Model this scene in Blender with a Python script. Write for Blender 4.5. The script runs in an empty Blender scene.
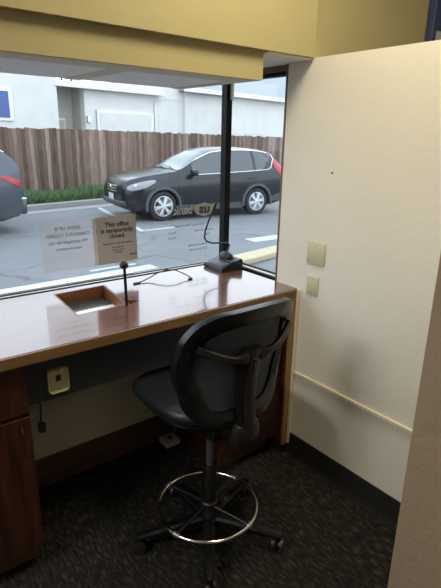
import bpy, bmesh, math, random
from mathutils import Vector, Matrix
R = math.radians
rnd = random.Random(7)
scene = bpy.context.scene
COL = scene.collection

# ------------------------------------------------------------ camera
cam_d = bpy.data.cameras.new('camera')
cam = bpy.data.objects.new('camera', cam_d); COL.objects.link(cam)
cam_d.sensor_fit = 'HORIZONTAL'; cam_d.sensor_width = 36.0
cam_d.lens = 490.5 / 441.0 * 36.0
cam_d.clip_start = 0.02; cam_d.clip_end = 300
m = Matrix(((0.788, 0.173, -0.591), (-0.616, 0.251, -0.747), (0.020, 0.9524, 0.3041))).to_quaternion().to_matrix().to_4x4()
m.translation = (0, 0, 1.55)
cam.matrix_world = m
scene.camera = cam

# ------------------------------------------------------------ colour management
scene.view_settings.view_transform = 'Standard'
scene.view_settings.look = 'None'
scene.view_settings.gamma = 1.0
scene.view_settings.use_curve_mapping = False
scene.view_settings.exposure = 0.0

# ------------------------------------------------------------ world: bright overcast sky
wd = bpy.data.worlds.new('overcast_sky'); scene.world = wd; wd.use_nodes = True
nt = wd.node_tree; nt.nodes.clear()
wo = nt.nodes.new('ShaderNodeOutputWorld'); bg = nt.nodes.new('ShaderNodeBackground')
tc = nt.nodes.new('ShaderNodeTexCoord'); sx = nt.nodes.new('ShaderNodeSeparateXYZ')
cr = nt.nodes.new('ShaderNodeValToRGB')
cr.color_ramp.elements[0].position = 0.0; cr.color_ramp.elements[0].color = (0.88, 0.94, 1.0, 1)
cr.color_ramp.elements[1].position = 0.7; cr.color_ramp.elements[1].color = (0.76, 0.86, 1.0, 1)
nt.links.new(tc.outputs['Generated'], sx.inputs[0]); nt.links.new(sx.outputs['Z'], cr.inputs[0])
nt.links.new(cr.outputs[0], bg.inputs[0]); bg.inputs[1].default_value = 2.9
nt.links.new(bg.outputs[0], wo.inputs[0])

def area(name, loc, rot, size, power, color, sizey=None):
    l = bpy.data.lights.new(name, 'AREA'); l.energy = power; l.color = color
    l.shape = 'RECTANGLE'; l.size = size; l.size_y = sizey or size
    o = bpy.data.objects.new(name, l); COL.objects.link(o); o.location = loc; o.rotation_euler = rot
    return o
# ceiling troffers of the office (behind and to the right of the picture), plus one added fill on the left
area('ceiling_lamp_and_fill', (1.15, 0.85, 2.72), (0, 0, 0), 0.5, 24, (1.0, 0.88, 0.60))
area('ceiling_lamp_and_fill', (0.3, -1.6, 2.72), (0, 0, 0), 0.6, 6, (1.0, 0.88, 0.70), 1.1)
area('ceiling_lamp_and_fill', (-1.75, 1.05, 2.72), (0, 0, 0), 0.5, 68, (1.0, 0.95, 0.90), 1.1)  # added fill, no known fixture: brightens the right wall from the left
area('ceiling_lamp_and_fill', (2.3, 0.3, 2.72), (0, 0, 0), 0.5, 10, (1.0, 0.86, 0.62))

# ------------------------------------------------------------ material helpers
MATS = {}
def mat(name, color=(.8, .8, .8), rough=.5, metal=0.0, spec=None, coat=0.0, emit=None, alpha=None):
    if name in MATS: return MATS[name]
    mt = bpy.data.materials.new(name); mt.use_nodes = True
    b = mt.node_tree.nodes['Principled BSDF']
    b.inputs['Base Color'].default_value = (*color, 1)
    b.inputs['Roughness'].default_value = rough
    b.inputs['Metallic'].default_value = metal
    if spec is not None: b.inputs['Specular IOR Level'].default_value = spec
    if coat: b.inputs['Coat Weight'].default_value = coat; b.inputs['Coat Roughness'].default_value = .05
    if alpha is not None: b.inputs['Alpha'].default_value = alpha
    MATS[name] = mt
    return mt
def N(mt, t, **kw):
    n = mt.node_tree.nodes.new(t)
    for k, v in kw.items():
        if k.startswith('i_'): n.inputs[k[2:]].default_value = v
        else: setattr(n, k, v)
    return n
def L(mt, a, b): mt.node_tree.links.new(a, b)
def coords(mt, scale=(1, 1, 1), rot=(0, 0, 0)):
    t = N(mt, 'ShaderNodeTexCoord'); mp = N(mt, 'ShaderNodeMapping')
    mp.inputs['Scale'].default_value = scale; mp.inputs['Rotation'].default_value = rot
    L(mt, t.outputs['Object'], mp.inputs[0]); return mp.outputs[0]
def ramp(mt, src, stops):
    r = N(mt, 'ShaderNodeValToRGB'); e = r.color_ramp.elements
    while len(e) < len(stops): e.new(0.5)
    for k, (p, c) in enumerate(stops): e[k].position = p; e[k].color = (*c, 1)
    L(mt, src, r.inputs[0]); return r.outputs[0]
def bsdf(mt): return mt.node_tree.nodes['Principled BSDF']
def bump(mt, h, strength=.3, dist=.01):
    b = N(mt, 'ShaderNodeBump'); b.inputs['Strength'].default_value = strength; b.inputs['Distance'].default_value = dist
    L(mt, h, b.inputs['Height']); L(mt, b.outputs[0], bsdf(mt).inputs['Normal'])

def plaster(name, c, strength=.35, rough=.75, scale=1.0):
    mt = mat(name, c, rough)
    v = coords(mt)
    n1 = N(mt, 'ShaderNodeTexNoise'); n1.inputs['Scale'].default_value = 26 * scale; n1.inputs['Detail'].default_value = 6
    n1.inputs['Distortion'].default_value = .8
    L(mt, v, n1.inputs['Vector'])
    n2 = N(mt, 'ShaderNodeTexNoise'); n2.inputs['Scale'].default_value = 1.7; L(mt, v, n2.inputs['Vector'])
    c1 = tuple(x * .95 for x in c); c2 = tuple(min(1, x * 1.04) for x in c)
    L(mt, ramp(mt, n2.outputs[0], [(.3, c1), (.7, c2)]), bsdf(mt).inputs['Base Color'])
    bump(mt, n1.outputs[0], strength, .006)
    return mt
def wood(name, c1, c2, c3, rough=.4, scale=(1, 1, 1), coat=0.0, spec=None):
    mt = mat(name, c2, rough, coat=coat, spec=spec)
    v = coords(mt, scale)
    n1 = N(mt, 'ShaderNodeTexNoise'); n1.inputs['Scale'].default_value = 4; n1.inputs['Detail'].default_value = 7
    n1.inputs['Roughness'].default_value = .62; n1.inputs['Distortion'].default_value = .5
    L(mt, v, n1.inputs['Vector'])
    L(mt, ramp(mt, n1.outputs[0], [(.3, c1), (.52, c2), (.72, c3)]), bsdf(mt).inputs['Base Color'])
    return mt

M = {}
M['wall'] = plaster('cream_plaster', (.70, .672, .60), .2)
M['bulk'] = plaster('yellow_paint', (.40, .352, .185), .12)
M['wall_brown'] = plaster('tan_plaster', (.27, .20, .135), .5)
M['ceil'] = mat('ceiling_white', (.7, .68, .62), .8)
M['soffit_under'] = mat('soffit_trim', (.58, .54, .42), .6)
M['panel'] = mat('soffit_panel', (.74, .74, .75), .5)
M['kneewall'] = plaster('knee_wall_paint', (.50, .46, .36), .15)
M['base_black'] = mat('black_rubber', (.013, .013, .013), .55)
M['rail'] = mat('cream_gloss_paint', (.66, .60, .46), .35)
M['wood'] = wood('red_brown_veneer', (.016, .006, .004), (.042, .014, .008), (.070, .026, .013), .38, (9, 9, .8))
M['wood_edge'] = wood('light_edge_wood', (.11, .060, .024), (.165, .090, .037), (.22, .125, .055), .35, (.6, 6, 6))
M['wood_post'] = wood('upright_edge_wood', (.20, .112, .042), (.28, .16, .062), (.34, .20, .085), .35, (6, 6, .6))
M['wood_dark'] = wood('dark_brown_board', (.05, .028, .018), (.075, .042, .026), (.10, .055, .034), .5, (.6, 5, 5))
M['counter'] = wood('counter_laminate', (.085, .034, .026), (.13, .055, .042), (.18, .078, .060), .17, (.8, 5, 5), coat=.6, spec=.9)
M['hole_wood'] = wood('slot_lining_wood', (.12, .045, .02), (.18, .07, .03), (.24, .10, .045), .4, (1, 4, 6))
M['apron'] = mat('charcoal_laminate', (.022, .025, .030), .45)
M['black'] = mat('black_plastic', (.012, .012, .014), .4)
M['black_sat'] = mat('black_satin_plastic', (.006, .0065, .008), .3)
M['black_metal'] = mat('black_metal', (.005, .005, .006), .5, spec=.2)
M['chrome'] = mat('chrome', (.78, .76, .72), .16, 1.0)
M['steel'] = mat('brushed_steel', (.55, .57, .56), .3, .9); M['tray_steel'] = mat('dull_tray_steel', (.13, .14, .13), .2, .6)
M['pale_reflection'] = mat('pale_reflection', (.8, .82, .84), .3, .2)  # pale colour for the reflection painted on the tray
M['plate'] = mat('ivory_plate', (.50, .47, .31), .4)
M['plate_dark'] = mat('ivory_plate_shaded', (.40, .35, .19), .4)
M['frame_brown'] = wood('window_frame_brown', (.10, .05, .028), (.15, .075, .04), (.2, .10, .055), .5, (3, 3, .5))
M['white_sill'] = mat('white_metal_sill', (.8, .82, .86), .4)
M['cushion'] = mat('black_vinyl', (.009, .011, .016), .42)
M['brass'] = mat('dark_bronze', (.08, .05, .03), .35, .8)
M['paper'] = mat('sign_paper', (.52, .51, .55), .8)
M['ink'] = mat('black_ink', (.05, .04, .04), .8)
M['paper_white'] = mat('white_paper', (.8, .82, .85), .8)
M['white_plastic'] = mat('offwhite_plastic', (.55, .53, .47), .5)
M['redbrown'] = mat('dark_maroon_plastic', (.05, .018, .022), .4)

# carpet: charcoal with short light dashes
mt = mat('patterned_carpet', (.02, .02, .02), .95, spec=.1); M['carpet'] = mt
v = coords(mt, (95, 26, 1))
vo = N(mt, 'ShaderNodeTexNoise'); vo.inputs['Scale'].default_value = 1.0; vo.inputs['Detail'].default_value = 2; L(mt, v, vo.inputs['Vector'])
v2 = coords(mt, (3, 3, 1)); n2 = N(mt, 'ShaderNodeTexNoise'); n2.inputs['Scale'].default_value = 1.0; L(mt, v2, n2.inputs['Vector'])
col = ramp(mt, vo.outputs[0], [(.38, (.010, .010, .010)), (.55, (.019, .018, .016)), (.70, (.045, .041, .034))])
L(mt, col, bsdf(mt).inputs['Base Color']); bump(mt, vo.outputs[0], .5, .004)

# chair mesh fabric
mt = mat('chair_mesh_fabric', (.03, .036, .048), .7); M['mesh'] = mt
v = coords(mt, (1, 1, 1))
w1 = N(mt, 'ShaderNodeTexWave'); w1.bands_direction = 'X'; w1.inputs['Scale'].default_value = 60; L(mt, v, w1.inputs[0])
w2 = N(mt, 'ShaderNodeTexWave'); w2.bands_direction = 'Z'; w2.inputs['Scale'].default_value = 60; L(mt, v, w2.inputs[0])
mm = N(mt, 'ShaderNodeMath', operation='MULTIPLY'); L(mt, w1.outputs[1], mm.inputs[0]); L(mt, w2.outputs[1], mm.inputs[1])
L(mt, ramp(mt, mm.outputs[0], [(.1, (.060, .070, .095)), (.5, (.028, .033, .045))]), bsdf(mt).inputs['Base Color'])

# exterior materials
mt = mat('asphalt', (.12, .125, .135), .8); M['asphalt'] = mt
v = coords(mt)
n1 = N(mt, 'ShaderNodeTexNoise'); n1.inputs['Scale'].default_value = .5; n1.inputs['Detail'].default_value = 8; n1.inputs['Roughness'].default_value = .7; L(mt, v, n1.inputs['Vector'])
vr = N(mt, 'ShaderNodeTexVoronoi', feature='DISTANCE_TO_EDGE'); vr.inputs['Scale'].default_value = .55
nd = N(mt, 'ShaderNodeTexNoise'); nd.inputs['Scale'].default_value = 1.6; L(mt, v, nd.inputs['Vector'])
mx = N(mt, 'ShaderNodeMix', data_type='VECTOR'); mx.inputs[0].default_value = .35; L(mt, v, mx.inputs[4]); L(mt, nd.outputs[1], mx.inputs[5])
L(mt, mx.outputs[1], vr.inputs['Vector'])
crk = ramp(mt, vr.outputs['Distance'], [(.0, (.6, .6, .6)), (.012, (1, 1, 1))])
cc = ramp(mt, n1.outputs[0], [(.3, (.135, .141, .150)), (.7, (.19, .197, .207))])
ml = N(mt, 'ShaderNodeMix', data_type='RGBA', blend_type='MULTIPLY'); ml.inputs[0].default_value = 1
L(mt, cc, ml.inputs[6]); L(mt, crk, ml.inputs[7]); L(mt, ml.outputs[2], bsdf(mt).inputs['Base Color'])
M['concrete'] = plaster('curb_concrete', (.26, .26, .255), .3, .85)
M['paint_white'] = mat('white_line_paint', (.44, .46, .48), .7)
M['paint_yellow'] = plaster('yellow_curb_paint', (.46, .39, .25), .2, .7)
M['stucco'] = plaster('white_stucco', (.63, .632, .62), .2, .85, .5)
M['stucco_shade_paper'] = plaster('shaded_stucco_and_paper', (.46, .44, .40), .2, .85, .5)  # darker stucco with recess shade put in; also colours the board papers
M['white_paint'] = mat('white_exterior_paint', (.72, .74, .77), .6)
M['roof_grey'] = wood('grey_shingles', (.22, .24, .27), (.28, .30, .33), (.33, .35, .38), .85, (1, 8, 8))
M['blue'] = mat('sky_reflection_blue', (.04, .09, .30), .2)  # blue of the reflected sky put into the pane colour
M['soil'] = plaster('dry_soil', (.12, .075, .05), .5, .95)
mt = mat('grass_blades', (.07, .16, .04), .8); M['grass'] = mt
n1 = N(mt, 'ShaderNodeTexNoise'); n1.inputs['Scale'].default_value = 9; L(mt, coords(mt), n1.inputs['Vector'])
L(mt, ramp(mt, n1.outputs[0], [(.3, (.055, .11, .040)), (.7, (.16, .25, .11))]), bsdf(mt).inputs['Base Color'])
mt = mat('weathered_fence_wood', (.2, .15, .12), .9); M['fence'] = mt
tcn = N(mt, 'ShaderNodeTexCoord'); sp = N(mt, 'ShaderNodeSeparateXYZ'); L(mt, tcn.outputs['Object'], sp.inputs[0])
mu = N(mt, 'ShaderNodeMath', operation='MULTIPLY'); mu.inputs[1].default_value = 1 / .12; L(mt, sp.outputs[0], mu.inputs[0])
fl = N(mt, 'ShaderNodeMath', operation='FLOOR'); L(mt, mu.outputs[0], fl.inputs[0])
wn = N(mt, 'ShaderNodeTexWhiteNoise', noise_dimensions='1D'); L(mt, fl.outputs[0], wn.inputs['W'])
nn = N(mt, 'ShaderNodeTexNoise'); nn.inputs['Scale'].default_value = 3.5; nn.inputs['Detail'].default_value = 6; L(mt, coords(mt, (6, 6, .9)), nn.inputs['Vector'])
ad = N(mt, 'ShaderNodeMath', operation='ADD'); L(mt, wn.outputs[0], ad.inputs[0]); L(mt, nn.outputs[0], ad.inputs[1])
hf = N(mt, 'ShaderNodeMath', operation='MULTIPLY'); hf.inputs[1].default_value = .55; L(mt, ad.outputs[0], hf.inputs[0])
L(mt, ramp(mt, hf.outputs[0], [(.2, (.065, .044, .035)), (.42, (.13, .086, .066)), (.68, (.20, .135, .105)), (.90, (.34, .26, .22))]), bsdf(mt).inputs['Base Color'])
M['leaves'] = mat('tree_leaves', (.10, .20, .08), .7)
M['bark'] = mat('tree_bark', (.12, .08, .05), .9)
M['car_black'] = mat('black_car_paint', (.007, .009, .015), .2, 0.0, coat=.25, spec=.45)
M['car_grey'] = mat('grey_car_paint', (.06, .07, .09), .3, .2, coat=.35)
M['cladding'] = mat('grey_plastic_cladding', (.055, .06, .07), .5)
M['car_glass'] = mat('car_glass', (.035, .045, .045), .06, spec=1.0)
M['car_shield'] = mat('car_windshield', (.10, .13, .135), .1, spec=.55)
M['tyre'] = mat('tyre_rubber', (.02, .02, .022), .8)
M['alloy'] = mat('alloy_silver', (.62, .64, .66), .35, .4)
M['red_lens'] = mat('red_lamp_lens', (.45, .03, .04), .15)
M['clear_lens'] = mat('clear_lamp_lens', (.28, .30, .33), .15)
M['num_plate'] = mat('licence_plate', (.55, .6, .7), .5)

def glass_mat(name, tint=(.96, .98, .98), refl=.07):
    mt = bpy.data.materials.new(name); mt.use_nodes = True; t = mt.node_tree; t.nodes.clear()
    o = t.nodes.new('ShaderNodeOutputMaterial'); mx = t.nodes.new('ShaderNodeMixShader')
    tr = t.nodes.new('ShaderNodeBsdfTransparent'); tr.inputs[0].default_value = (*tint, 1)
    gl = t.nodes.new('ShaderNodeBsdfGlossy'); gl.inputs['Roughness'].default_value = .02
    fr = t.nodes.new('ShaderNodeFresnel'); fr.inputs[0].default_value = 1.35
    ge = t.nodes.new('ShaderNodeNewGeometry'); iv = t.nodes.new('ShaderNodeMath'); iv.operation = 'SUBTRACT'; iv.inputs[0].default_value = 1.0
    ml_ = t.nodes.new('ShaderNodeMath'); ml_.operation = 'MULTIPLY'; t.links.new(ge.outputs['Backfacing'], iv.inputs[1])
    t.links.new(iv.outputs[0], ml_.inputs[0]); t.links.new(fr.outputs[0], ml_.inputs[1])
    t.links.new(ml_.outputs[0], mx.inputs[0]); t.links.new(tr.outputs[0], mx.inputs[1]); t.links.new(gl.outputs[0], mx.inputs[2])
    t.links.new(mx.outputs[0], o.inputs[0]); return mt
M['glass'] = glass_mat('window_glass')
def veil(name, color, a):
    mt = bpy.data.materials.new(name); mt.use_nodes = True; t = mt.node_tree; t.nodes.clear()
    o = t.nodes.new('ShaderNodeOutputMaterial'); mx = t.nodes.new('ShaderNodeMixShader'); mx.inputs[0].default_value = a
    tr = t.nodes.new('ShaderNodeBsdfTransparent'); d = t.nodes.new('ShaderNodeBsdfDiffuse'); d.inputs[0].default_value = (*color, 1)
    tl = t.nodes.new('ShaderNodeBsdfTranslucent'); tl.inputs[0].default_value = (*color, 1)
    ad = t.nodes.new('ShaderNodeMixShader'); ad.inputs[0].default_value = .5
    t.links.new(d.outputs[0], ad.inputs[1]); t.links.new(tl.outputs[0], ad.inputs[2])
    t.links.new(tr.outputs[0], mx.inputs[1]); t.links.new(ad.outputs[0], mx.inputs[2]); t.links.new(mx.outputs[0], o.inputs[0]); return mt
M['film'] = veil('translucent_sheet', (.50, .44, .42), .24)
M['film_ink'] = mat('faded_grey_ink', (.17, .16, .175), .9, spec=0.0)
M['decal'] = mat('window_decal', (.60, .61, .64), .9, spec=0.0)
M['decal_faint'] = mat('faint_window_lettering', (.22, .22, .235), .9, spec=0.0); M['decal_dark'] = mat('dark_window_lettering', (.10, .10, .12), .9, spec=0.0)

# ------------------------------------------------------------ mesh helpers
def BM(): return bmesh.new()
def add_box(bm, x0, x1, y0, y1, z0, z1, bev=0.0, rot=None):
    b = bmesh.new()
    r = bmesh.ops.create_cube(b, size=1)
    for v in b.verts:
        v.co = Vector(((x0 + x1) / 2 + v.co.x * (x1 - x0), (y0 + y1) / 2 + v.co.y * (y1 - y0), (z0 + z1) / 2 + v.co.z * (z1 - z0)))
    if bev: bmesh.ops.bevel(b, geom=b.edges[:], offset=bev, segments=2, affect='EDGES', profile=.5)
    if rot: bmesh.ops.transform(b, matrix=rot, verts=b.verts)
    merge(bm, b); return bm
def merge(bm, b):
    me = bpy.data.meshes.new('tmp'); b.to_mesh(me); b.free(); bm.from_mesh(me); bpy.data.meshes.remove(me)
def add_tube(bm, pts, r, seg=10, closed=False, prof=None, caps=True):
    pts = [Vector(p) for p in pts]; n = len(pts); rings = []
    rr = r if isinstance(r, (list, tuple)) else [r] * n
    up = Vector((0, 0, 1)); pn = None
    for i, p in enumerate(pts):
        a = pts[(i - 1) % n] if (closed or i > 0) else p
        b = pts[(i + 1) % n] if (closed or i < n - 1) else p
        t = (b - a).normalized()
        if pn is None:
            ref = up if abs(t.z) < .9 else Vector((1, 0, 0)); nrm = (ref - t * ref.dot(t)).normalized()
        else:
            nrm = (pn - t * pn.dot(t)).normalized()
        pn = nrm; bi = t.cross(nrm)
        ring = []
        for k in range(seg):
            an = 2 * math.pi * k / seg
            ring.append(bm.verts.new(p + nrm * math.cos(an) * rr[i] + bi * math.sin(an) * rr[i]))
        rings.append(ring)
    m_ = n if closed else n - 1
    for i in range(m_):
        A, B = rings[i], rings[(i + 1) % n]
        for k in range(seg): bm.faces.new((A[k], A[(k + 1) % seg], B[(k + 1) % seg], B[k]))
    if not closed and caps:
        bm.faces.new(rings[0][::-1]); bm.faces.new(rings[-1])
    return bm
def add_lathe(bm, prof, cx, cy, seg=24, axis='z', origin=None):
    """prof: list of (r, h)."""
    rings = []
    for r_, h in prof:
        ring = []
        for k in range(seg):
            a = 2 * math.pi * k / seg
            if axis == 'z': co = (cx + r_ * math.cos(a), cy + r_ * math.sin(a), h)
            else: co = (cx + r_ * math.cos(a), h, cy + r_ * math.sin(a))
            ring.append(bm.verts.new(co))
        rings.append(ring)
    for i in range(len(rings) - 1):
        for k in range(seg): bm.faces.new((rings[i][k], rings[i][(k + 1) % seg], rings[i + 1][(k + 1) % seg], rings[i + 1][k]))
    bm.faces.new(rings[0][::-1]); bm.faces.new(rings[-1]); return bm
def add_prism(bm, pts, d0, d1, plane='xz'):
    """extrude an outline from d0 to d1 along the third axis"""
    def co(p, d): return (p[0], d, p[1]) if plane == 'xz' else ((p[0], p[1], d) if plane == 'xy' else (d, p[0], p[1]))
    A = [bm.verts.new(co(p, d0)) for p in pts]; B = [bm.verts.new(co(p, d1)) for p in pts]; n = len(pts)
    bm.faces.new(A); bm.faces.new(B[::-1])
    for k in range(n): bm.faces.new((A[k], B[k], B[(k + 1) % n], A[(k + 1) % n]))
    return bm
def sphere(bm, c, r, sx=1, sy=1, sz=1, u=20, v=12):
    b = bmesh.new(); bmesh.ops.create_uvsphere(b, u_segments=u, v_segments=v, radius=r)
    for q in b.verts: q.co = Vector((c[0] + q.co.x * sx, c[1] + q.co.y * sy, c[2] + q.co.z * sz))
    merge(bm, b); return bm
def obj(name, bm, material, parent=None, smooth=False, subd=0, origin=None):
    bmesh.ops.recalc_face_normals(bm, faces=bm.faces)
    off = Vector((0, 0, 0))
    if parent is not None:
        p = parent
        while p.parent: p = p.parent
        off = Vector(p.get('_o', (0, 0, 0)))
    elif origin is not None: off = Vector(origin)
    if off.length: bmesh.ops.translate(bm, vec=-off, verts=bm.verts)
    me = bpy.data.meshes.new(name); bm.to_mesh(me); bm.free()
    me.materials.append(material)
    if smooth:
        for p_ in me.polygons: p_.use_smooth = True
        if smooth != 'all':
            try: me.set_sharp_from_angle(angle=R(38))
            except Exception: pass
    o = bpy.data.objects.new(name, me); COL.objects.link(o)
    if parent is not None: o.parent = parent
    elif origin is not None: o.location = origin
    if subd:
        md = o.modifiers.new('sub', 'SUBSURF'); md.levels = subd; md.render_levels = subd
    return o
def thing(name, label, cat, loc=(0, 0, 0), rotz=0, group=None, local=False):
    """loc: base point. Parts are written in world coordinates unless local."""
    o = bpy.data.objects.new(name, None); COL.objects.link(o); o.empty_display_size = .1
    o.location = loc; o.rotation_euler = (0, 0, rotz)
    o['label'] = label; o['category'] = cat
    if group: o['group'] = group
    o['_o'] = (0.0, 0.0, 0.0) if local else tuple(loc)
    return o
def tag(o, label, cat, group=None, kind=None):
    o['label'] = label; o['category'] = cat
    if group: o['group'] = group
    if kind: o['kind'] = kind
    return o
def struct(name, bm, material, label, cat, parent=None, **k):
    o = obj(name, bm, material, parent, **k)
    if parent is None: o['kind'] = 'structure'; o['label'] = label; o['category'] = cat
    return o
def boolean_cut(o, cutter_bm):
    me = bpy.data.meshes.new('cut'); bmesh.ops.recalc_face_normals(cutter_bm, faces=cutter_bm.faces); cutter_bm.to_mesh(me); cutter_bm.free()
    c = bpy.data.objects.new('cut', me); COL.objects.link(c)
    c.parent = o.parent
    if not o.parent: c.location = o.location
    md = o.modifiers.new('b', 'BOOLEAN'); md.operation = 'DIFFERENCE'; md.object = c; md.solver = 'EXACT'
    bpy.context.view_layer.update()
    dg = bpy.context.evaluated_depsgraph_get()
    nm = bpy.data.meshes.new_from_object(o.evaluated_get(dg)); o.modifiers.clear(); o.data = nm
    bpy.data.objects.remove(c); bpy.data.meshes.remove(me)
def text_bm(s, size, mirror=False, align='CENTER', loc=(0, 0, 0), rotz=0.0, depth=.0004, squash=1.0, tilt=0.0, bold=0.0):
    cu = bpy.data.curves.new('t', 'FONT'); cu.body = s; cu.size = size; cu.extrude = depth; cu.align_x = align; cu.align_y = 'CENTER'
    cu.offset = bold
    o = bpy.data.objects.new('t', cu); COL.objects.link(o); bpy.context.view_layer.update()
    me = bpy.data.meshes.new_from_object(o.evaluated_get(bpy.context.evaluated_depsgraph_get()))
    bm = bmesh.new(); bm.from_mesh(me); bpy.data.meshes.remove(me); bpy.data.objects.remove(o); bpy.data.curves.remove(cu)
    M4 = Matrix.Translation(loc) @ Matrix.Rotation(rotz, 4, 'Z') @ Matrix.Rotation(tilt, 4, 'Y') @ Matrix.Rotation(math.pi / 2, 4, 'X') @ Matrix.Diagonal((-squash if mirror else squash, 1, 1, 1))
    bmesh.ops.transform(bm, matrix=M4, verts=bm.verts); return bm

# ============================================================ ROOM SHELL
CH = 2.75
b = BM(); add_box(b, -2.7, 4.6, -3.0, 2.0, -.1, 0); struct('floor', b, M['carpet'], 'dark charcoal patterned carpet floor', 'floor')
b = BM(); add_box(b, -2.7, 4.6, -3.0, 2.2, CH, CH + .1); struct('ceiling', b, M['ceil'], 'office ceiling above the teller window', 'ceiling')
b = BM(); add_box(b, -2.7, -2.6, -3.0, 2.2, 0, CH); struct('wall_left', b, M['wall'], 'plain wall on the left of the office', 'wall')
b = BM(); add_box(b, -2.6, 4.6, -3.1, -3.0, 0, CH); struct('wall_back', b, M['wall'], 'plain wall behind the camera', 'wall')
b = BM(); add_box(b, 4.5, 4.6, -3.0, 1.56, 0, CH); struct('wall_far_right', b, M['bulk'], 'plain wall at the far right of the office', 'wall')
# knee wall under the window + exterior skin
b = BM(); add_box(b, -2.6, 1.73, 1.98, 2.10, 0, .780); add_box(b, -2.7, 1.77, 2.10, 2.2, -.35, .872)
struct('wall_front', b, M['kneewall'], 'beige wall under the counter below the drive-up window', 'wall')
# side knee wall below the side window
b = BM(); add_box(b, 1.66, 1.77, 1.636, 2.10, -.35, .872); struct('wall_side', b, M['stucco'], 'low wall below the side window', 'wall')
# partial-height textured wall on the right
b = BM(); add_box(b, 1.645, 1.765, .56, 1.49, 0, 1.866); add_box(b, 1.645, 1.765, 1.49, 1.636, 0, 1.866)
struct('wall_right', b, M['wall'], 'cream knockdown-textured half-height wall right of the counter', 'wall')
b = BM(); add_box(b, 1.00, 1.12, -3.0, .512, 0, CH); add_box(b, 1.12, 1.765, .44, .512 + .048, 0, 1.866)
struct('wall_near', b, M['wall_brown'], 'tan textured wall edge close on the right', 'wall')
# bulkhead above the counter, and wall going on to the right above the half wall
b = BM(); add_box(b, -2.6, 1.645, 1.493, 2.2, 1.866, CH)
struct('wall_bulkhead', b, M['bulk'], 'yellow painted bulkhead above the teller window', 'wall')
b = BM(); add_box(b, 1.645, 4.6, 1.56, 1.66, 1.866, CH); add_box(b, 1.765, 4.6, 1.56, 1.66, -.35, 1.866); add_box(b, 1.645, 1.78, 1.66, 2.2, 1.866, CH)
struct('wall_beyond', b, M['bulk'], 'yellow wall seen above the half-height wall', 'wall')
# ceiling of the window recess
b = BM(); add_box(b, 1.392, 1.70, 1.50, 2.2, 1.858, 1.8655); struct('ceiling_recess', b, M['ceil'], 'white underside of the bulkhead beside the side window', 'ceiling')

# dropped soffit box with two pale panels on its underside
s = thing('soffit', 'yellow dropped box under the bulkhead with two pale panels below', 'soffit', (.1, 1.52, 1.763)); s['kind'] = 'structure'
b = BM(); add_box(b, -2.6, 1.39, 1.52, 2.08, 1.775, 1.8655); add_box(b, -2.6, 1.39, 1.52, 1.535, 1.763, 1.775); add_box(b, 1.375, 1.39, 1.535, 2.08, 1.763, 1.775)
obj('box_face', b, M['bulk'], s)
b = BM(); add_box(b, -2.6, 1.375, 1.535, 1.65, 1.762, 1.775); add_box(b, .82, .885, 1.65, 2.08, 1.762, 1.775)
add_box(b, 1.335, 1.375, 1.65, 2.08, 1.762, 1.775)
obj('panel_frame', b, M['soffit_under'], s)
for x0, x1 in ((-2.6, .82), (.885, 1.335)):
    b = BM(); add_box(b, x0, x1, 1.65, 2.08, 1.765, 1.775); obj('panel', b, M['panel'], s)

# baseboard, rail on the right wall
b = BM(); add_prism(b, [(1.645, 0), (1.632, 0), (1.636, .02), (1.639, .121), (1.645, .121)], .563, 1.60, 'xz')
struct('baseboard_right', b, M['base_black'], 'tall black rubber baseboard along the right wall', 'baseboard')
b = BM(); add_box(b, 1.633, 1.645, .56, 1.476, .452, .470, .003); struct('trim_1', b, M['rail'], 'thin cream rail strip along the right wall', 'trim')
b = BM(); add_box(b, 1.632, 1.645, 1.476, 1.492, .06, .884, .002); struct('trim_2', b, M['rail'], 'cream vertical strip between counter end and wall', 'trim')
b = BM(); add_box(b, .40, 1.25, 1.965, 1.98, 0, .146, .002); struct('baseboard_front', b, M['wood_dark'], 'dark wooden baseboard under the counter', 'baseboard')

# ------------------------------------------------------------ windows
w1 = thing('window_1', 'large drive-up window over the counter', 'window', (.1, 2.12, .885)); w1['kind'] = 'structure'
b = BM(); add_box(b, -2.6, 1.68, 2.123, 2.129, .895, 1.858); obj('window_pane', b, M['glass'], w1)
b = BM(); add_box(b, -2.6, 1.68, 2.100, 2.108, .872, .8885, .002); add_box(b, -2.6, 1.68, 2.120, 2.131, .872, .8925, .002)
add_box(b, -2.6, 1.68, 2.108, 2.142, 1.838, 1.8655); obj('window_frame', b, M['black_metal'], w1)
b = BM(); add_box(b, -2.6, 1.68, 2.108, 2.120, .872, .8885); obj('glazing_channel', b, M['white_sill'], w1)
b = BM(); add_box(b, -2.6, 1.14, 2.145, 2.21, .872, .895, .003); obj('window_sill', b, M['white_sill'], w1)
b = BM(); add_box(b, 1.680, 1.717, 2.10, 2.145, .872, 1.8655, .003); obj('corner_post', b, M['black_metal'], w1)
b = BM(); add_box(b, 1.700, 1.722, 2.093, 2.10, 1.735, 1.83, .002); obj('latch_strip', b, M['steel'], w1)
w2 = thing('window_2', 'narrow side window beside the right wall', 'window', (1.70, 1.87, .885)); w2['kind'] = 'structure'
b = BM(); add_box(b, 1.700, 1.706, 1.65, 2.10, .895, 1.82); obj('window_pane', b, M['glass'], w2)
b = BM(); add_box(b, 1.690, 1.708, 1.65, 2.10, .885, .8925); obj('glazing_channel', b, M['white_sill'], w2)
b = BM(); add_box(b, 1.678, 1.690, 1.65, 2.10, .872, .8895, .002); add_box(b, 1.708, 1.722, 1.65, 2.10, .872, .900, .002)
add_box(b, 1.685, 1.722, 1.65, 2.10, 1.818, 1.835, .002); obj('window_frame', b, M['black_metal'], w2)
b = BM(); add_box(b, 1.665, 1.722, 1.636, 2.10, 1.835, 1.858, .002); obj('head_trim', b, M['frame_brown'], w2)
b = BM(); add_box(b, 1.6445, 1.722, 1.6365, 1.650, .886, 1.858, .002); obj('side_trim', b, M['frame_brown'], w2)

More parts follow.
